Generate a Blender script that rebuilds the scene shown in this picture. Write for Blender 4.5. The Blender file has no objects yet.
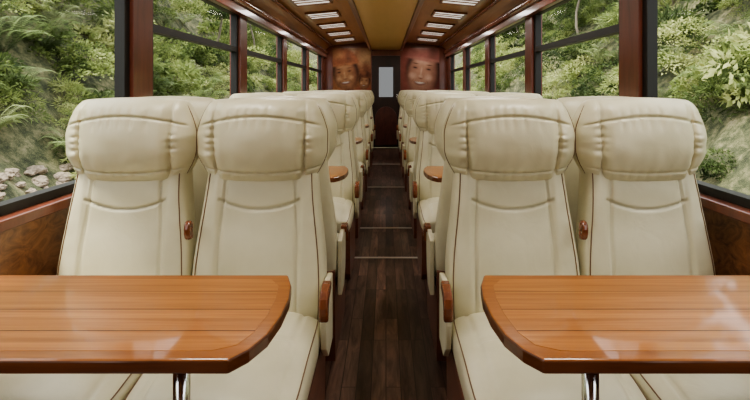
import bpy, math, random
from mathutils import Vector, noise
random.seed(7)
C=bpy.context.scene.collection
pi=math.pi
# ---------------------------------------------------------------- helpers
def link(o): C.objects.link(o); return o
def mesh(name,verts,faces,mats,smooth=False,idx=None):
    me=bpy.data.meshes.new(name); me.from_pydata([tuple(v) for v in verts],[],faces); me.update()
    for m in (mats if isinstance(mats,(list,tuple)) else [mats]): me.materials.append(m)
    if smooth: me.polygons.foreach_set('use_smooth',[True]*len(me.polygons))
    if idx: me.polygons.foreach_set('material_index',idx)
    return me
def ob(name,me,parent=None,loc=(0,0,0),rot=(0,0,0),**k):
    o=bpy.data.objects.new(name,me); link(o); o.location=loc; o.rotation_euler=rot
    if parent: o.parent=parent
    for a,b in k.items(): o[a]=b
    return o
def boxgeo(x0,x1,y0,y1,z0,z1):
    v=[(x0,y0,z0),(x1,y0,z0),(x1,y1,z0),(x0,y1,z0),(x0,y0,z1),(x1,y0,z1),(x1,y1,z1),(x0,y1,z1)]
    f=[(0,3,2,1),(4,5,6,7),(0,1,5,4),(1,2,6,5),(2,3,7,6),(3,0,4,7)]
    return v,f
def join(parts):
    V=[];F=[];I=[]
    for p in parts:
        v,f=p[0],p[1]; i=p[2] if len(p)>2 else 0
        n=len(V); V+=list(v); F+=[tuple(a+n for a in q) for q in f]; I+=[i]*len(f)
    return V,F,I
def bevel(o,w,s=2):
    m=o.modifiers.new('bevel','BEVEL'); m.width=w; m.segments=s; m.limit_method='ANGLE'
    return o
def tubegeo(pts,r,n=8,closed=False):
    V=[];F=[];N=len(pts)
    for i,p in enumerate(pts):
        p=Vector(p); a=Vector(pts[max(i-1,0)]); b=Vector(pts[min(i+1,N-1)])
        if closed: a=Vector(pts[i-1]); b=Vector(pts[(i+1)%N])
        t=(b-a).normalized(); up=Vector((0,0,1)) if abs(t.z)<.9 else Vector((1,0,0))
        s=t.cross(up).normalized(); u=s.cross(t)
        rr=r(i/(N-1)) if callable(r) else r
        for k in range(n):
            an=2*pi*k/n; V.append(p+s*math.cos(an)*rr+u*math.sin(an)*rr)
    for i in range(N if closed else N-1):
        for k in range(n):
            j=(i+1)%N
            F.append((i*n+k,i*n+(k+1)%n,j*n+(k+1)%n,j*n+k))
    if not closed:
        F.append(tuple(range(n))[::-1]); F.append(tuple((N-1)*n+k for k in range(n)))
    return V,F
def extr(profile,x0,x1):
    n=len(profile); V=[(x0,p[0],p[1]) for p in profile]+[(x1,p[0],p[1]) for p in profile]
    F=[tuple(range(n)),tuple(range(2*n-1,n-1,-1))]
    for i in range(n): j=(i+1)%n; F.append((i,i+n,j+n,j))
    return V,F
def sst(a,b,x):
    t=max(0,min(1,(x-a)/(b-a))); return t*t*(3-2*t)
def gs(x,s): return math.exp(-(x/s)**2)
# ---------------------------------------------------------------- materials
def mat(name,col=(.8,.8,.8),rough=.5,metal=0,coat=0,coatr=.1,spec=.5):
    m=bpy.data.materials.new(name); m.use_nodes=True
    b=m.node_tree.nodes['Principled BSDF']
    b.inputs['Base Color'].default_value=(*col,1); b.inputs['Roughness'].default_value=rough
    b.inputs['Metallic'].default_value=metal; b.inputs['Coat Weight'].default_value=coat
    b.inputs['Coat Roughness'].default_value=coatr; b.inputs['Specular IOR Level'].default_value=spec
    return m,m.node_tree.nodes,m.node_tree.links,b
def ramp(n,stops):
    r=n.new('ShaderNodeValToRGB'); e=r.color_ramp.elements
    while len(e)<len(stops): e.new(.5)
    for k,(p,c) in enumerate(stops): e[k].position=p; e[k].color=(*c,1)
    return r
def tc(n,l,scale=(1,1,1),rot=(0,0,0),kind='Object'):
    t=n.new('ShaderNodeTexCoord'); mp=n.new('ShaderNodeMapping')
    mp.inputs['Scale'].default_value=scale; mp.inputs['Rotation'].default_value=rot
    l.new(t.outputs[kind],mp.inputs['Vector']); return mp.outputs[0]
def wood(name,c1,c2,rough=.3,coat=.4,scale=(2,30,30),planks=None,rot=(0,0,0),var=.35,mort=(.02,.01,.005),lo=.3,hi=.7,dist=.9,coatr=.08,spec=.5):
    m,n,l,b=mat(name,c1,rough,coat=coat,coatr=coatr,spec=spec)
    v=tc(n,l,scale)
    no=n.new('ShaderNodeTexNoise'); no.inputs['Scale'].default_value=1.0; no.inputs['Detail'].default_value=7; no.inputs['Distortion'].default_value=dist; no.inputs['Roughness'].default_value=.62
    r=ramp(n,[(lo,c1),(hi,c2)]); l.new(no.outputs['Fac'],r.inputs[0])
    out=r.outputs[0]
    if planks:
        w,h,ms=planks
        v2=tc(n,l,(1,1,1),rot)
        br=n.new('ShaderNodeTexBrick'); br.inputs['Scale'].default_value=1
        br.inputs['Brick Width'].default_value=w; br.inputs['Row Height'].default_value=h
        br.inputs['Mortar Size'].default_value=ms; br.inputs['Mortar Smooth'].default_value=.3
        br.inputs['Color1'].default_value=(1-var,1-var,1-var,1); br.inputs['Color2'].default_value=(1+var,1+var,1+var,1)
        br.inputs['Mortar'].default_value=(*mort,1); br.offset=.37; br.offset_frequency=3
        l.new(v2,br.inputs['Vector'])
        sc=n.new('ShaderNodeVectorMath'); sc.operation='SCALE'; sc.inputs['Scale'].default_value=9; l.new(br.outputs['Color'],sc.inputs[0])
        ad=n.new('ShaderNodeVectorMath'); ad.operation='ADD'; l.new(v,ad.inputs[0]); l.new(sc.outputs[0],ad.inputs[1]); v=ad.outputs[0]
        mx=n.new('ShaderNodeMix'); mx.data_type='RGBA'; mx.blend_type='MULTIPLY'; mx.inputs[0].default_value=1
        l.new(out,mx.inputs[6]); l.new(br.outputs['Color'],mx.inputs[7]); out=mx.outputs[2]
    l.new(v,no.inputs['Vector'])
    l.new(out,b.inputs['Base Color'])
    return m
def leather(name,c1,c2):
    m,n,l,b=mat(name,c1,.35,spec=.5)
    v=tc(n,l,(1,1,1))
    no=n.new('ShaderNodeTexNoise'); no.inputs['Scale'].default_value=5; no.inputs['Detail'].default_value=4; l.new(v,no.inputs['Vector'])
    r=ramp(n,[(.35,c1),(.65,c2)]); l.new(no.outputs['Fac'],r.inputs[0]); l.new(r.outputs[0],b.inputs['Base Color'])
    vo=n.new('ShaderNodeTexVoronoi'); vo.inputs['Scale'].default_value=420; l.new(v,vo.inputs['Vector'])
    n2=n.new('ShaderNodeTexNoise'); n2.inputs['Scale'].default_value=10; n2.inputs['Detail'].default_value=3; n2.inputs['Distortion'].default_value=1.4; l.new(v,n2.inputs['Vector'])
    bu=n.new('ShaderNodeBump'); bu.inputs['Strength'].default_value=.10; bu.inputs['Distance'].default_value=.001; l.new(vo.outputs['Distance'],bu.inputs['Height'])
    b2=n.new('ShaderNodeBump'); b2.inputs['Strength'].default_value=.16; b2.inputs['Distance'].default_value=.010; l.new(n2.outputs['Fac'],b2.inputs['Height'])
    l.new(bu.outputs[0],b2.inputs['Normal']); l.new(b2.outputs[0],b.inputs['Normal'])
    return m
M_lea=leather('cream_leather',(.635,.59,.41),(.715,.67,.485))
M_pipe=mat('brown_piping',(.18,.10,.05),.5)[0]
M_arm=wood('arm_wood',(.14,.04,.016),(.24,.075,.03),.25,.5,(30,6,30))
M_base=wood('base_wood',(.13,.045,.028),(.21,.08,.046),.4,.2,(20,4,20))
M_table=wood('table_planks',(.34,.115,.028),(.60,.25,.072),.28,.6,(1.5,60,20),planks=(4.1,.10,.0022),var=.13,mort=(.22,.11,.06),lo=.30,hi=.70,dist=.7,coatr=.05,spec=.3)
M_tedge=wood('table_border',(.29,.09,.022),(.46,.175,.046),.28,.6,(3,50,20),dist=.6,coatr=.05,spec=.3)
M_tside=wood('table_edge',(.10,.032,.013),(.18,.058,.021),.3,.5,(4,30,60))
M_floor=wood('floor_planks',(.042,.023,.017),(.19,.112,.082),.36,.15,(28,3.2,10),planks=(.62,.062,.0020),rot=(0,0,pi/2),var=.58,mort=(.12,.1,.09),lo=.34,hi=.68)
M_red=wood('pillar_wood',(.12,.033,.017),(.20,.055,.028),.32,.3,(20,20,3))
M_panel=wood('wall_panel',(.10,.038,.02),(.36,.16,.075),.35,.3,(5,9,13),lo=.32,hi=.68,dist=2.0)
M_ceil=wood('ceiling_wood',(.36,.165,.065),(.48,.235,.095),.36,.3,(14,1.2,8))
M_tan=wood('ceiling_centre',(.68,.45,.20),(.74,.50,.24),.4,.2,(8,1,8))
M_frame=wood('light_frame_wood',(.17,.06,.025),(.25,.09,.036),.35,.3,(14,6,8))
M_black=mat('black_rubber',(.012,.012,.012),.5)[0]
M_chrome=mat('chrome',(.75,.75,.75),.12,1)[0]
M_alu=mat('floor_strip_metal',(.75,.72,.66),.45,.3)[0]
def glass(name,tint,refl):
    m=bpy.data.materials.new(name); m.use_nodes=True; n=m.node_tree.nodes; l=m.node_tree.links; n.clear()
    o=n.new('ShaderNodeOutputMaterial'); t=n.new('ShaderNodeBsdfTransparent'); t.inputs[0].default_value=(*tint,1)
    g=n.new('ShaderNodeBsdfGlossy'); g.inputs['Roughness'].default_value=.02
    f=n.new('ShaderNodeLayerWeight'); f.inputs[0].default_value=.5; mx=n.new('ShaderNodeMixShader')
    p=n.new('ShaderNodeMath'); p.operation='POWER'; p.inputs[1].default_value=5; l.new(f.outputs['Facing'],p.inputs[0])
    q=n.new('ShaderNodeMath'); q.operation='MULTIPLY_ADD'; q.inputs[1].default_value=refl; q.inputs[2].default_value=.004; l.new(p.outputs[0],q.inputs[0])
    l.new(q.outputs[0],mx.inputs[0]); l.new(t.outputs[0],mx.inputs[1]); l.new(g.outputs[0],mx.inputs[2]); l.new(mx.outputs[0],o.inputs[0])
    return m
M_glass=glass('window_glass',(.97,.98,.97),.03)
M_dglass=glass('door_glass',(.085,.086,.085),.1)
def emis(name,c,s):
    m,n,l,b=mat(name,c,.4); b.inputs['Emission Color'].default_value=(*c,1); b.inputs['Emission Strength'].default_value=s; return m
M_lamp=emis('lamp_diffuser',(.93,.88,.82),.7)
def leafmat(name,stops,trans=.4):
    m,n,l,b=mat(name,stops[0][1],.6,spec=.2)
    oi=n.new('ShaderNodeObjectInfo'); g=n.new('ShaderNodeNewGeometry')
    no=n.new('ShaderNodeTexNoise'); no.inputs['Scale'].default_value=1.6; no.inputs['Detail'].default_value=6; l.new(g.outputs['Position'],no.inputs['Vector'])
    ad=n.new('ShaderNodeMath'); ad.operation='MULTIPLY_ADD'; l.new(oi.outputs['Random'],ad.inputs[0]); ad.inputs[1].default_value=.75; 
    a2=n.new('ShaderNodeMath'); a2.operation='MULTIPLY_ADD'; l.new(no.outputs['Fac'],a2.inputs[0]); a2.inputs[1].default_value=1.7; a2.inputs[2].default_value=-.72
    l.new(a2.outputs[0],ad.inputs[2])
    r=ramp(n,stops); l.new(ad.outputs[0],r.inputs[0]); l.new(r.outputs[0],b.inputs['Base Color'])
    out=n['Material Output']; tr=n.new('ShaderNodeBsdfTranslucent'); l.new(r.outputs[0],tr.inputs[0])
    mx=n.new('ShaderNodeMixShader'); mx.inputs[0].default_value=trans
    l.new(b.outputs[0],mx.inputs[1]); l.new(tr.outputs[0],mx.inputs[2]); l.new(mx.outputs[0],out.inputs[0])
    return m
M_leaf=leafmat('leaf_green',[(.0,(.032,.052,.019)),(.35,(.11,.155,.052)),(.65,(.27,.33,.115)),(1,(.54,.56,.27))])
M_fern=leafmat('fern_green',[(.0,(.11,.16,.07)),(.5,(.27,.345,.15)),(1,(.49,.54,.30))])
M_bark=mat('bark',(.22,.19,.15),.9)[0]
M_rock,n_,l_,b_=mat('rock_grey',(.4,.38,.35),.9)
no=n_.new('ShaderNodeTexNoise'); no.inputs['Scale'].default_value=6; no.inputs['Detail'].default_value=8
r=ramp(n_,[(.3,(.17,.135,.10)),(.7,(.38,.315,.245))]); l_.new(no.outputs['Fac'],r.inputs[0]); l_.new(r.outputs[0],b_.inputs['Base Color'])
M_ground,n_,l_,b_=mat('hillside',(.1,.12,.05),.95)
vv=tc(n_,l_)
no=n_.new('ShaderNodeTexNoise'); no.inputs['Scale'].default_value=3.5; no.inputs['Detail'].default_value=14; no.inputs['Roughness'].default_value=.8
l_.new(vv,no.inputs['Vector'])
r=ramp(n_,[(.38,(.018,.022,.010)),(.48,(.065,.075,.034)),(.58,(.17,.16,.085)),(.70,(.34,.29,.21))]); l_.new(no.outputs['Fac'],r.inputs[0]); l_.new(r.outputs[0],b_.inputs['Base Color'])
# ---------------------------------------------------------------- shell
Y0,Y1=-1.6,10.5
WX=1.30
S=dict(kind='structure')
v,f=boxgeo(-1.38,1.38,Y0,Y1,-.06,0); ob('floor',mesh('floor',v,f,M_floor),label='dark brown wood plank floor of the aisle',category='floor',**S)
pill=[-1.09+1.87*i for i in range(7)]
def wall(side):
    s=-1 if side=='left' else 1
    P=[]
    def bx(a,b,y0,y1,z0,z1,i):
        x0,x1=sorted((s*a,s*b)); v,f=boxgeo(x0,x1,y0,y1,z0,z1); P.append((v,f,i))
    bx(WX,WX+.08,Y0,Y1,0,.80,1)
    bx(WX,WX+.08,Y0,Y1,1.92,2.12,0)
    for p in pill: bx(WX-.015,WX+.08,p-.105,p+.105,.80,1.92,0)
    bx(WX,WX+.08,Y0,pill[0]-.1,.8,1.92,0)
    bx(WX,WX+.08,pill[-1]+.1,Y1,.8,1.92,0)
    v,f,i=join(P)
    ob('wall_'+side,mesh('wall_'+side,v,f,[M_red,M_panel],idx=i),label='reddish brown wood carriage side wall with window pillars',category='wall',**S)
wall('left'); wall('right')
tn=0
def trim(v,f,m,label='dark reddish wood trim',bev=.006,smooth=False):
    global tn; tn+=1
    o=ob('trim_%d'%tn,mesh('trim',v,f,m,smooth),label=label,category='trim',**S)
    if bev: bevel(o,bev)
    return o
wn=0
for s in (-1,1):
    x0,x1=sorted((s*(WX-.045),s*(WX+.03)))
    trim(*boxgeo(x0,x1,Y0+.01,Y1-.01,.775,.815),M_red,'dark reddish wood window sill')
    for k in range(6):
        a=pill[k]+.105; b=pill[k+1]-.105; z0,z1=.815,1.92; fw=.05
        P=[]
        def fx(y0,y1,zz0,zz1):
            p,q=sorted((s*(WX+.005),s*(WX+.055))); P.append(boxgeo(p,q,y0,y1,zz0,zz1))
        fx(a,a+fw,z0,z1); fx(b-fw,b,z0,z1); fx(a+fw,b-fw,z0,z0+.035); fx(a+fw,b-fw,z1-.03,z1)
        if k not in(0,1): fx(a+fw,b-fw,1.565,1.61)
        wn+=1
        w=bpy.data.objects.new('window_%d'%wn,None); link(w); w.location=(s*(WX+.03),(a+b)/2,z0)
        w['kind']='structure'; w['label']='large carriage window with black rubber frame'; w['category']='window'
        v,f,i=join(P); fr=ob('window_frame',mesh('frame',v,f,M_black)); fr.parent=w; fr.location=-w.location
        X=s*(WX+.03); v=[(X,a+fw,z0+.035),(X,b-fw,z0+.035),(X,b-fw,z1-.03),(X,a+fw,z1-.03)]; g=ob('window_pane',mesh('pane',v,[(0,1,2,3)],M_glass)); g.parent=w; g.location=-w.location
# ceiling cross section: raised coves at the sides, lower centre panel
cv=[]
for k in range(9):
    t=k/8*pi/2; cv.append((1.02+.28*math.sin(t),1.95+.20*math.cos(t)))
half=[(.33,2.215)]+cv
cs=[(-x,z) for x,z in half[::-1]]+[(-.33,2.07),(-.30,2.055),(.30,2.055),(.33,2.07)]+half
V=[(x,Y0,z) for x,z in cs]+[(x,Y1,z) for x,z in cs]+[(x,Y0,z+.10) for x,z in cs]+[(x,Y1,z+.10) for x,z in cs]; n=len(cs); F=[];I=[]
mid=len(half)+1
for i in range(n-1):
    F.append((i,i+1,i+1+n,i+n)); I.append(1 if i==mid else 0)
    F.append((2*n+i,3*n+i,3*n+i+1,2*n+i+1)); I.append(0)
ob('ceiling',mesh('ceiling',V,F,[M_ceil,M_tan],idx=I),label='polished wood ceiling with lower tan centre panel',category='ceiling',**S)
for s in (-1,1):
    a,b=sorted((s*.295,s*.345)); trim(*boxgeo(a,b,Y0+.01,Y1-.01,2.03,2.09),M_red)
    trim(*tubegeo([(s*1.225,Y0+.01,1.985),(s*1.225,Y1-.01,1.985)],.035,14),M_arm,'rounded wood rail above the windows',bev=0,smooth=True)
    trim(*tubegeo([(s*1.10,Y0+.01,2.115),(s*1.10,Y1-.01,2.115)],.020,12),M_arm,'rounded wood rail along the ceiling cove',bev=0,smooth=True)
    a,b=sorted((s*1.235,s*1.29)); trim(*boxgeo(a,b,Y0+.01,Y1-.01,1.885,1.955),M_red)
for y,w in ((3.68,.025),(4.46,.025),(6.3,.03),(8.2,.03)):
    trim(*boxgeo(-.235,.235,y-w/2,y+w/2,0,.004),M_alu,'thin metal strip across the aisle floor',bev=0)
# end walls
v1=boxgeo(-1.38,-.30,Y1,Y1+.06,0,2.3); v2=boxgeo(.30,1.38,Y1,Y1+.06,0,2.3); v3=boxgeo(-.30,.30,Y1,Y1+.06,1.93,2.3)
v,f,i=join([v1,v2,v3]); ob('wall_front',mesh('wf',v,f,M_red),label='dark reddish wood end wall with doorway',category='wall',**S)
v,f=boxgeo(-1.38,1.38,Y0-.06,Y0,0,2.3); ob('wall_back',mesh('wb',v,f,M_panel),label='wood end wall of the carriage',category='wall',**S)
# door
d=bpy.data.objects.new('door_1',None); link(d); d.location=(0,Y1+.03,0); d['kind']='structure'; d['label']='dark end door with glazed window and arched panel'; d['category']='door'
P=[boxgeo(-.30,-.15,0,.04,0,1.93),boxgeo(.15,.30,0,.04,0,1.93),boxgeo(-.15,.15,0,.04,0,1.06),boxgeo(-.15,.15,0,.04,1.69,1.93)]
M_door=wood('door_wood',(.018,.009,.007),(.036,.014,.010),.4,.2,(10,10,3))
M_dpan=wood('door_panel_wood',(.05,.014,.010),(.11,.032,.022),.4,.2,(16,10,5))
v,f,i=join(P); o=ob('door_leaf',mesh('door',v,f,M_door),d)
ob('door_pane',mesh('dp',[(-.15,.02,1.06),(.15,.02,1.06),(.15,.02,1.69),(-.15,.02,1.69)],[(0,1,2,3)],M_dglass),d)
arch=[(-.23,.05),(.23,.05),(.23,.62)]+[(.23*math.cos(a),.62+.24*math.sin(a)) for a in [pi*i/12 for i in range(1,12)]]+[(-.23,.62)]
n=len(arch); V=[(x,-.02,z) for x,z in arch]+[(x,0,z) for x,z in arch]; F=[tuple(range(n))]+[(i,i+n,(i+1)%n+n,(i+1)%n) for i in range(n)]
bevel(ob('door_panel',mesh('dpn',V,F,M_dpan),d),.008)
v,f=tubegeo([(.23,-.0,1.0),(.23,-.04,1.0),(.23,-.04,1.12),(.23,0,1.12)],.01,8); ob('door_handle',mesh('dh',v,f,M_chrome,True),d)
# ---------------------------------------------------------------- printed murals, colour stored per vertex
def mural(name,w,h,bgfn,layers,loc,label,gain=1,busy=.2,lit=1):
    nx,nz=130,int(130*h/w); V=[];Cc=[]
    for j in range(nz+1):
        for i in range(nx+1):
            x=w*(i/nx-.5); z=h*j/nz; V.append((x,-.004,z)); c=list(bgfn(x,z))
            wx=.006*noise.noise(Vector((x*10,z*10,4))); wz=.006*noise.noise(Vector((x*10,z*10,14)))
            for (cx,cz,rx,rz,rot,soft,col,clip) in layers:
                dx,dz=x+wx-cx,z+wz-cz; a=dx*math.cos(rot)+dz*math.sin(rot); b=-dx*math.sin(rot)+dz*math.cos(rot)
                if clip=='up' and b<0: continue
                if clip=='dn' and b>0: continue
                q=math.sqrt((a/rx)**2+(b/rz)**2); al=1-sst(1-soft,1+soft*.3,q)
                c=[c[k]*(1-al)+col[k]*al for k in range(3)]
            g=.95+busy*noise.noise(Vector((x*9,z*9,loc[0])))+busy*.6*noise.noise(Vector((x*26,z*26,1)))
            Cc.append([max(0,k*g*gain) for k in c]+[1])
    F=[(j*(nx+1)+i,j*(nx+1)+i+1,(j+1)*(nx+1)+i+1,(j+1)*(nx+1)+i) for j in range(nz) for i in range(nx)]
    m,n,l,b=mat('print_ink',(.5,.3,.2),.6,spec=.2); at=n.new('ShaderNodeVertexColor'); at.layer_name='ink'; l.new(at.outputs[0],b.inputs['Base Color'])
    me=mesh(name,V,F,m); ca=me.color_attributes.new('ink','FLOAT_COLOR','POINT')
    for k,c in enumerate(Cc): ca.data[k].color=c
    ob(name,me,loc=loc,label=label,category='mural')
def face(cx,cz,k,rot,SK,SH,HI,hatc,hath):
    # a three-quarter smiling face in soft tonal patches
    DK=(.05,.02,.014); L=[]
    def A(x,z,rx,rz,soft,col,clip=None,r=0):
        X=x*math.cos(rot)-z*math.sin(rot); Z=x*math.sin(rot)+z*math.cos(rot); L.append((cx+X*k,cz+Z*k,rx*k,rz*k,rot+r,soft,col,clip))
    mixc=lambda a,b,t: tuple(a[i]*(1-t)+b[i]*t for i in range(3))
    A(0,.04,.215,.28,.25,DK)
    A(.03,-.36,.12,.16,.4,SH)
    A(0,-.03,.180,.275,.30,SH); A(-.02,-.03,.160,.25,.7,SK)
    A(-.01,.13,.12,.06,1,mixc(SK,HI,.6))
    for e,wd in((-1,1),(1,.8)):
        ex=-.02+e*.078
        A(ex,.045,.052,.034,1,mixc(SH,SK,.25)); A(ex,.040,.032,.010,.9,DK); A(ex,.088,.045,.009,1,mixc(DK,SH,.4))
        A(ex*1.15,-.055,.050,.045,1.0,HI)
        A(-.02+e*.088,-.115,.008,.040,1.0,mixc(SH,SK,.3),None,e*.5)
    A(-.022,.0,.014,.06,1,HI); A(-.022,-.048,.030,.022,1,HI); A(-.02,-.072,.032,.010,1,SH)
    A(-.02,-.112,.080,.048,.5,(.30,.10,.08),'dn'); A(-.02,-.114,.064,.026,.6,(.86,.78,.72),'dn'); A(-.02,-.185,.05,.02,1,mixc(SH,SK,.5))
    A(0,.14,.225,.26,.18,hatc,'up'); A(-.07,.30,.12,.08,1,hath); A(.07,.24,.06,.12,1,mixc(hatc,DK,.5)); A(.0,.145,.235,.028,.8,mixc(hatc,hath,.4))
    return L
L=[(-.35,.45,.25,.7,.2,.8,(.36,.11,.085),None),(.35,.2,.2,.6,0,.8,(.22,.055,.042),None),(.1,-.04,.55,.20,.1,.3,(.50,.19,.15),None),(.25,-.05,.25,.16,.1,.6,(.32,.08,.07),None),(-.1,.0,.06,.2,.5,.9,(.28,.08,.06),None)]
L+=face(.06,.50,1.85,-.15,(.62,.33,.23),(.34,.145,.10),(.80,.50,.38),(.42,.15,.12),(.62,.30,.24))
mural('portrait_mural',.80,1.01,lambda x,z:(.28+.08*z,.08+.03*z,.06+.03*z),L,(.72,Y1,1.08),'red-brown printed mural of smiling person in reddish hat',.66,.12)
L=[(-.3,.85,.25,.2,0,.7,(.42,.17,.09),None),(.3,.80,.2,.25,0,.8,(.60,.34,.18),None),(-.2,.03,.34,.26,0,.3,(.62,.26,.11),None),(.26,.0,.24,.26,0,.3,(.46,.14,.08),None),(0,.95,.1,.1,0,.9,(.6,.36,.22),None),(.32,.55,.1,.2,.3,.8,(.30,.11,.06),None)]
c=((.58,.29,.15),(.30,.12,.07),(.74,.43,.24))
L+=face(.27,.30,.62,-.1,*c,(.22,.08,.045),(.36,.14,.07))+face(-.12,.46,1.40,.15,*c,(.40,.14,.07),(.56,.26,.13))
mural('group_mural',.80,1.01,lambda x,z:(.46-.1*z,.18-.02*z,.085),L,(-.72,Y1,1.08),'orange-brown printed mural of two smiling people in caps',.62,.28)
# ---------------------------------------------------------------- seat meshes
def pillow(w,h,d,db,nx,nz,disp,ws=None,e=.05,n=3.6,m=5,yoff=None):
    nb=max(12,nx//3)
    def pos(v,u,front=True):
        ph=-pi/2+pi*v; sz=math.sin(ph); rr=(max(0,1-abs(sz)**m))**(1/m)
        z=h*sz; W=(w*(ws(z) if ws else 1))-e*(1-rr)
        th=-pi/2+pi*u; sx=math.sin(th); q=(max(0,1-abs(sx)**n))**(1/n)
        x=W*sx
        if front: y=-d*q*rr - disp(x,z)*min(1,q*1.2)*rr
        else: y=db*q*rr
        if yoff: y+=yoff(z)
        return (x,y,z)
    V=[];ring=0
    for i in range(nz+1):
        v=.012+.976*i/nz
        row=[pos(v,k/nx) for k in range(nx+1)]+[pos(v,1-k/nb,False) for k in range(1,nb)]
        ring=len(row); V+=row
    F=[]
    for i in range(nz):
        for k in range(ring):
            k2=(k+1)%ring; F.append((i*ring+k,i*ring+k2,(i+1)*ring+k2,(i+1)*ring+k))
    F.append(tuple(range(ring))[::-1]); F.append(tuple(nz*ring+k for k in range(ring)))
    return pos,V,F
REC=.15
def bdisp(x,z):
    ax=abs(x); r=.010*sst(.14,.165,ax)*sst(-.28,-.1,z)*(1-sst(.1,.25,z)*.5)
    r+=.006*gs(z+.12,.15)*(1-(ax/.26)**2)
    xs=.146-.018*sst(-.1,.25,z)
    r-=.010*gs(ax-xs,.0038)
    zs=.108+.030*(ax/.14)**2
    if ax<.15: r-=.012*gs(z-zs,.0042)
    r+=.004*gs(z-.175,.05)*(1-sst(.1,.16,ax))
    r+=.0015*noise.noise(Vector((x*10,z*10,1)))+.002*noise.noise(Vector((x*6,z*24,1)))*sst(.15,.2,ax)
    return r
bp,V,F=pillow(.247,.30,.072,.065,90,140,bdisp,ws=lambda z:1.0-.15*sst(-.16,.25,z),e=.02,n=5,yoff=lambda z:REC*(z+.29))
def pipeme(posf,off,u,r=.0023,rng=(0.04,.96),sw=None,k=50):
    pts=[]
    for i in range(k+1):
        p=posf(rng[0]+(rng[1]-rng[0])*i/k,u)
        if sw: p=sw(p)
        pts.append((p[0]+off[0],p[1]+off[1],p[2]+off[2]))
    return mesh('piping',*tubegeo(pts,r,6),M_pipe,True)
ME_back=mesh('backrest',[(x,y+.07,z+.69) for x,y,z in V],F,M_lea,True)
P_back=[pipeme(bp,(0,.069,.69),u) for u in(.13,.87)]
def hdisp(x,z):
    ax=abs(x)
    r=.012*(1-sst(.135,.168,ax))+.010*gs(ax-.198,.024)
    xc=.163+.008*math.sin(z*11+1)
    r-=.022*gs(ax-xc,.005)*(.3+.7*sst(.12,.0,z))
    zc=.088-.022*(x/.2)**2
    r-=.011*gs(z-zc,.0042)*(1-sst(.205,.235,ax))
    r+=.010*gs(z+.015,.07)+.005*gs(z-.115,.028)
    r-=.013*gs(z+.106-.010*(x/.2)**2,.0042)
    pl=.5+.5*math.sin(x*140+3*math.sin(x*19+1)); 
    r-=.0050*pl**3*gs(z-zc-.016,.018)*(1-sst(.16,.2,ax))
    r-=.0055*pl**3*gs(z-zc+.018,.022)*(1-sst(.12,.15,ax))
    r-=.0050*pl**3*gs(z+.112,.018)*(1-sst(.15,.2,ax))
    pz=.5+.5*math.sin(z*150+4*math.sin(z*31)+(1 if x>0 else 3))
    r-=.0060*pz**2*gs(ax-.178,.020)*sst(.10,.02,z)
    r+=.004*noise.noise(Vector((x*30,z*9,5)))*gs(z+.07,.045)
    r+=.008*noise.noise(Vector((x*8,z*28,2)))*sst(.14,.185,ax)
    r+=.005*noise.noise(Vector((x*8,z*12,4)))
    return r
hp,V,F=pillow(.252,.152,.106,.080,120,120,hdisp,ws=lambda z:1-.12*sst(-.03,-.15,z)-.08*sst(.02,.15,z)+.010*noise.noise(Vector((z*14,0,3))),e=.056,n=2.6,m=2.8)
hy=.07+REC*.62-.020
HZ=1.048
hb=lambda x,z: .014*(1-(x/.24)**2)*sst(0,.15,z)-.010*(1-(x/.24)**2)*sst(0,-.15,z)
ME_head=mesh('headrest',[(x,y+hy,z+HZ+hb(x,z)) for x,y,z in V],F,M_lea,True)
P_head=[pipeme(hp,(0,hy,HZ),u,rng=(.14,.88)) for u in(.055,.945)]
def cdisp(x,z):
    ax=abs(x); r=-.010*gs(ax-.18,.006)+.012*(1-(ax/.2)**2 if ax<.2 else 0)-.02*sst(.0,.25,-z)
    if ax<.18: r-=.009*gs(z-.02,.006)
    r+=.003*noise.noise(Vector((x*12,z*12,3))); return r
cp,V,F=pillow(.246,.27,.085,.08,60,80,cdisp,e=.03,m=4)
sw=lambda p:(p[0],p[2],-p[1])
ME_cush=mesh('cushion',[(x,z-.245,-y+.375) for x,y,z in V],F,M_lea,True)
P_cush=[pipeme(cp,(0,-.245,.3755),u,sw=sw) for u in(.10,.90)]
prof=[(-.40,0),(-.44,.05),(-.45,.30),(-.44,.32),(.06,.32),(.10,.42),(.13,.42),(.10,.0)]
v,f=extr(prof,-.240,.240); ME_base=mesh('seat_base',v,f,M_base)
prof=[(-.05,.578),(-.09,.580),(-.132,.572),(-.154,.552),(-.163,.525),(-.163,.50),(-.156,.480),(-.145,.472),(-.133,.478),(-.128,.498),(-.124,.52),(-.108,.536),(-.07,.546),(-.05,.546)]
v,f=extr(prof,-.015,.015); ME_arm=mesh('arm',v,f,M_arm)
prof=[(.10,.55),(-.02,.562),(-.07,.562),(-.112,.54),(-.12,.45),(-.10,.36),(-.03,.30),(.10,.30)]
v,f=extr(prof,-.010,.010); ME_brk=mesh('arm_bracket',v,f,M_lea)
prof=[(-.03,.705),(-.005,.70),(.0,.715),(.0,.758),(-.010,.770),(-.025,.773),(-.040,.763),(-.044,.745),(-.042,.725),(-.038,.712)]
v,f=extr(prof,-.011,.011); ME_fold=mesh('folded_arm',v,f,M_arm)
AX,WXS=.472,.972
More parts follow.
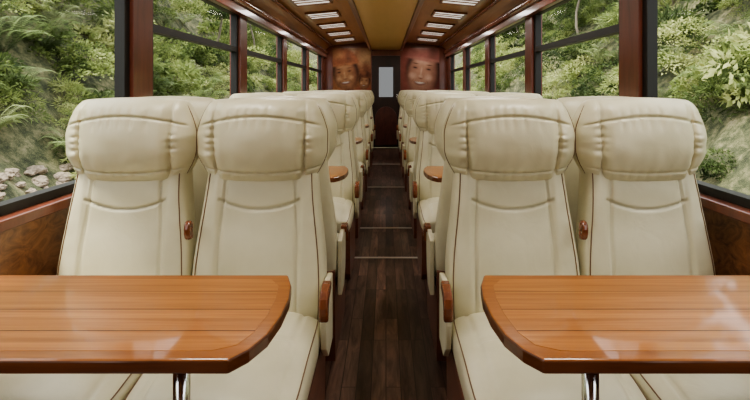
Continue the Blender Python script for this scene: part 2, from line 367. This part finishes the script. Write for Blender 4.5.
def seat(X,Y,rot,aisle,group):
    e=bpy.data.objects.new('train_seat',None); link(e); e.location=(X,Y,0); e.rotation_euler=(0,0,rot); e.empty_display_size=.1
    e['label']='cream leather carriage seat with wooden armrest beside the aisle' if aisle else 'cream leather carriage seat with brown piping beside the window'; e['category']='seat'; e['group']=group
    ob('seat_base',ME_base,e,label='dark reddish seat base')
    for nm,me,P in(('seat_cushion',ME_cush,P_cush),('backrest',ME_back,P_back),('headrest',ME_head,P_head)):
        o=ob(nm,me,e)
        for p in P: ob('piping',p,o,label='brown leather piping')
    if aisle:
        s=aisle
        a=bevel(ob('armrest',ME_arm,e,loc=(s*.266,0,0),label='varnished wooden armrest'),.007,3)
        bevel(ob('armrest_bracket',ME_brk,a,loc=(-s*.006,0,0)),.004)
        bevel(ob('folded_armrest',ME_fold,e,loc=(-s*.240,.025,0),label='varnished wooden armrest folded up'),.007,3)
for k in range(5):
    yf=1.80+1.87*k; ya=2.39+1.87*k
    for s in(-1,1):
        seat(s*AX,yf,0,-s,'carriage seats in facing rows'); seat(s*WXS,yf,0,0,'carriage seats in facing rows')
        if k<4:
            seat(s*AX,ya,pi,s,'carriage seats in facing rows'); seat(s*WXS,ya,pi,0,'carriage seats in facing rows')
# ---------------------------------------------------------------- tables
TP=[(-.290,-.21),(-.262,-.172),(-.240,-.115),(-.230,-.03),(-.230,.06),(-.240,.14),(-.262,.21)]
def outline(ins=0):
    n=len(TP); pts=[]
    for i,(x,y) in enumerate(TP):
        a=TP[max(0,i-1)]; b=TP[min(n-1,i+1)]; tx,ty=b[0]-a[0],b[1]-a[1]; L=math.hypot(tx,ty); nx_,ny_=ty/L,-tx/L
        px,py=x-nx_*ins,y-ny_*ins
        if i==0: py=y+ins; px=x-ins*1.35
        if i==n-1: py=y-ins; px=x-ins*1.2
        pts.append((px,py))
    xw=-(1.27-ins)
    return pts+[(xw,.21-ins),(xw,-.21+ins)]
def prism(pts,z0,z1):
    n=len(pts); V=[(x,y,z0) for x,y in pts]+[(x,y,z1) for x,y in pts]
    F=[tuple(range(n))[::-1],tuple(range(n,2*n))]
    for i in range(n): j=(i+1)%n; F.append((i,j,j+n,i+n))
    return V,F
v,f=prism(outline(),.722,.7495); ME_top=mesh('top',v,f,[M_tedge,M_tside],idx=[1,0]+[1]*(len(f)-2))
v,f=prism(outline(.032),.7485,.7502); ME_inl=mesh('inlay',v,f,M_table)
v1=tubegeo([(-.47,.02,.70),(-.47,.02,.0)],.019,20); ME_pole=mesh('pole',*v1,M_chrome,True)
v,f=boxgeo(-.56,-.38,-.06,.10,.70,.722); ME_brk2=mesh('bracket',v,f,M_black)
for k in range(5):
    for s in(-1,1):
        e=bpy.data.objects.new('carriage_table',None); link(e); e.location=(0,1.13+1.87*k,0); 
        e['label']='varnished orange-brown plank table with curved aisle end'; e['category']='table'; e['group']='tables between facing seats'
        if s==1: e.scale=(-1,1,1)
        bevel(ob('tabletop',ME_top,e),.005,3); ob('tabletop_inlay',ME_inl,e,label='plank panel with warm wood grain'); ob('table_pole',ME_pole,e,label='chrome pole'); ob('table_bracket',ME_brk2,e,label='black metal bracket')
# ---------------------------------------------------------------- ceiling lights
P=[boxgeo(-.20,.20,-.24,-.20,-.016,.01),boxgeo(-.20,.20,.20,.24,-.016,.01),boxgeo(-.20,-.175,-.20,.20,-.016,.01),boxgeo(.175,.20,-.20,.20,-.016,.01),boxgeo(-.175,.175,-.083,-.048,-.016,.01),boxgeo(-.175,.175,.048,.083,-.016,.01)]
v,f,i=join(P); ME_lf=mesh('lf',v,f,M_frame)
ME_lp=[mesh('lp',*boxgeo(-.175,.175,a,b,-.010,-.002),M_lamp) for a,b in((-.20,-.083),(-.048,.048),(.083,.20))]
for s in(-1,1):
    for j in range(9):
        y=1.0+1.05*j
        e=bpy.data.objects.new('ceiling_light',None); link(e); e.location=(s*.78,y,2.168); e.rotation_euler=(0,s*.094,0)
        e['label']='recessed ceiling light with three white louvred panels'; e['category']='ceiling light'; e['group']='ceiling lights'
        ob('light_frame',ME_lf,e)
        for q in ME_lp: ob('light_diffuser',q,e,label='white glowing diffuser')
    for j in range(6):
        y=-.5+2.1*j
        L=bpy.data.lights.new('lamp','AREA'); L.shape='RECTANGLE'; L.size=.32; L.size_y=.4; L.energy=(9,9,8,7,6,5)[j]; L.color=(1,.95,.87)
        lo=bpy.data.objects.new('lamp_glow',L); link(lo); lo.location=(s*.78,y,2.12)
# ---------------------------------------------------------------- outside
def gz(x,y):
    a=abs(x); z=-.9
    if a>4.2: z+=1.15*(a-4.2) if a<10 else 6.67+.5*(a-10)
    return z+ (.7*noise.noise(Vector((x*.4,y*.35,0)))+.25*noise.noise(Vector((x*1.3,y*1.3,2))))*(1 if a>3 else .1)
V=[];F=[];nx,ny=120,220
for j in range(ny+1):
    for i in range(nx+1):
        x=-22+44*i/nx; y=-12+120*(j/ny)**1.5; V.append((x,y,gz(x,y)+(.12*noise.noise(Vector((x*5,y*5,7))) if abs(x)>3 else 0)))
for j in range(ny):
    for i in range(nx): a=j*(nx+1)+i; F.append((a,a+1,a+nx+2,a+nx+1))
ob('hillside',mesh('hill',V,F,M_ground,True),label='green overgrown embankment rising beside the train',category='ground',kind='structure')
def leaf(V,F,p,d,up,L,W):
    s=d.cross(up)
    if s.length<1e-3: s=Vector((1,0,0))
    s.normalize(); n=len(V)
    V+= [p,p+d*L*.5+s*W*.5-up*W*.12,p+d*L,p+d*L*.5-s*W*.5-up*W*.12]; F+=[(n,n+1,n+2),(n,n+2,n+3)]
def rv(): 
    v=Vector((random.gauss(0,1),random.gauss(0,1),random.gauss(0,1))); return v.normalized()
def bush(N,L0,L1,wr,seed,flat=.75):
    random.seed(seed); V=[];F=[]
    lobes=[(rv()*.6,random.uniform(.25,.5)) for _ in range(9)]
    for _ in range(N):
        c,r=random.choice(lobes); u=rv(); u.z=abs(u.z)*.9-.15
        p=c+u*r*random.uniform(.7,1.12); p.z=p.z*flat
        d=(u+rv()*.7+Vector((0,0,-.2))).normalized(); L=random.uniform(L0,L1)
        leaf(V,F,p,d,(u+rv()*.3).normalized(),L,L*wr)
    return mesh('leaves',V,F,M_leaf)
def fernm(seed):
    random.seed(seed); V=[];F=[]
    for k in range(24):
        a=random.uniform(0,2*pi); R=random.uniform(.7,1.15); H=random.uniform(.4,.85)
        dr=Vector((math.cos(a),math.sin(a),0)); sd=Vector((-math.sin(a),math.cos(a),0)); q=None
        for i in range(1,34):
            t=i/34; p=dr*R*t+Vector((0,0,H*math.sin(t*2.3)*1.1)); 
            w=abs(.24*math.sin(pi*min(1,t*1.05+.05))**.7*R) if t<.9 else .05
            for s in(-1,1):
                leaf(V,F,p,(sd*s+dr*.35+Vector((0,0,-.15))).normalized(),Vector((0,0,1)),w,.028)
    return mesh('fronds',V,F,M_fern)
B=[bush(2600,.04,.10,.5,1),bush(1500,.08,.17,.45,2),bush(3600,.03,.07,.55,3),bush(1700,.09,.22,.16,5)]
Fm=[fernm(11),fernm(12)]
random.seed(21)
def place(name,me,x,y,z,sc,label,cat,group):
    o=ob(name,me,loc=(x,y,z),rot=(random.uniform(-.2,.2),random.uniform(-.2,.2),random.uniform(0,6.3)),label=label,category=cat,group=group)
    o.scale=(sc,sc,sc*random.uniform(.8,1.3))
for s in(-1,1):
    cnt=0; tries=0; pts=[]
    while cnt<146 and tries<20000:
        tries+=1
        a=4.7+ (6.2*random.random()**1.05); y=1.1*a-.8+38*random.random()**1.6
        x=s*a; sc=random.uniform(.45,1.1)*(1+y*.012)*(.7 if a<5.8 else 1)
        if s==-1 and a<5.3 and 3<y<8: continue
        if any((x-p)**2+(y-q)**2<(.74*min(sc,t))**2 for p,q,t in pts): continue
        pts.append((x,y,sc))
        place('bush',random.choice(B),x,y,gz(x,y)+.2*sc,sc,'leafy green bush on the embankment','bush','bushes on the embankment'); cnt+=1
    for _ in range(60):
        a=4.9+3.8*random.random()**1.1; x=s*a; y=1.1*a-.5+13*random.random()**1.3
        if s==-1 and a<5.1 and y<8: continue
        place('fern',random.choice(Fm),x,y,gz(x,y)+.05,random.uniform(.4,.8),'pale green arching fern on the embankment','fern','ferns on the embankment')
for t in range(12):
    s=-1 if t%2 else 1; y=9+t*2.6+random.uniform(-1,1); a=random.uniform(7,9.5); x=s*a; z=gz(x,y)
    e=bpy.data.objects.new('tree',None); link(e); e.location=(x,y,z-.2)
    e['label']='slender tree with leafy green crown on the embankment'; e['category']='tree'; e['group']='trees on the embankment'
    pts=[(.25*math.sin(i*.7+t),.2*math.cos(i*.9+t)-.2,i*.6) for i in range(9)]
    ob('trunk',mesh('trunk',*tubegeo(pts,lambda q:.06*(1-q*.7),10),M_bark,True),e)
    for _ in range(6):
        c=ob('foliage',random.choice(B),e,loc=(random.uniform(-1,1),random.uniform(-1,1),random.uniform(2.0,5))); c.scale=(1.2,)*3
random.seed(5)
for t in range(60):
    bpy.ops.mesh.primitive_ico_sphere_add(subdivisions=3,radius=1); o=bpy.context.object; o.name='boulder'; sd=random.random()*50
    for v in o.data.vertices:
        c=v.co; k=1+.45*noise.noise(c*1.3+Vector((sd,0,0)))+.2*noise.noise(c*4+Vector((sd,0,0))); v.co=c*k
    x=-random.uniform(4.2,5.3); y=random.uniform(5.4,8.4); r=random.uniform(.03,.12)
    o.scale=(r,r*1.3,r*.7); o.location=(x,y,gz(x,y)+.04); o.data.materials.append(M_rock)
    o['label']='brown weathered rock at the foot of the embankment'; o['category']='rock'; o['group']='rocks on the embankment'
# ---------------------------------------------------------------- light + world
w=bpy.data.worlds.new('world'); bpy.context.scene.world=w; w.use_nodes=True
bg=w.node_tree.nodes['Background']; bg.inputs[0].default_value=(.97,.98,1,1); bg.inputs[1].default_value=3.0
sun=bpy.data.lights.new('sun','SUN'); sun.energy=7; sun.angle=.25; sun.color=(1,.95,.82)
so=bpy.data.objects.new('sun',sun); link(so); so.rotation_euler=(math.radians(14),math.radians(-16),0)
cam=bpy.data.cameras.new('camera'); co=bpy.data.objects.new('camera',cam); link(co); co.location=(0,0,1.25); co.rotation_euler=(pi/2,0,0)
cam.lens=24; cam.sensor_width=36; cam.shift_x=-11/750; cam.shift_y=-112/750; cam.clip_start=.02
bpy.context.scene.camera=co
vs=bpy.context.scene.view_settings; vs.view_transform='AgX'
try: vs.look='AgX - Medium High Contrast'
except Exception: pass
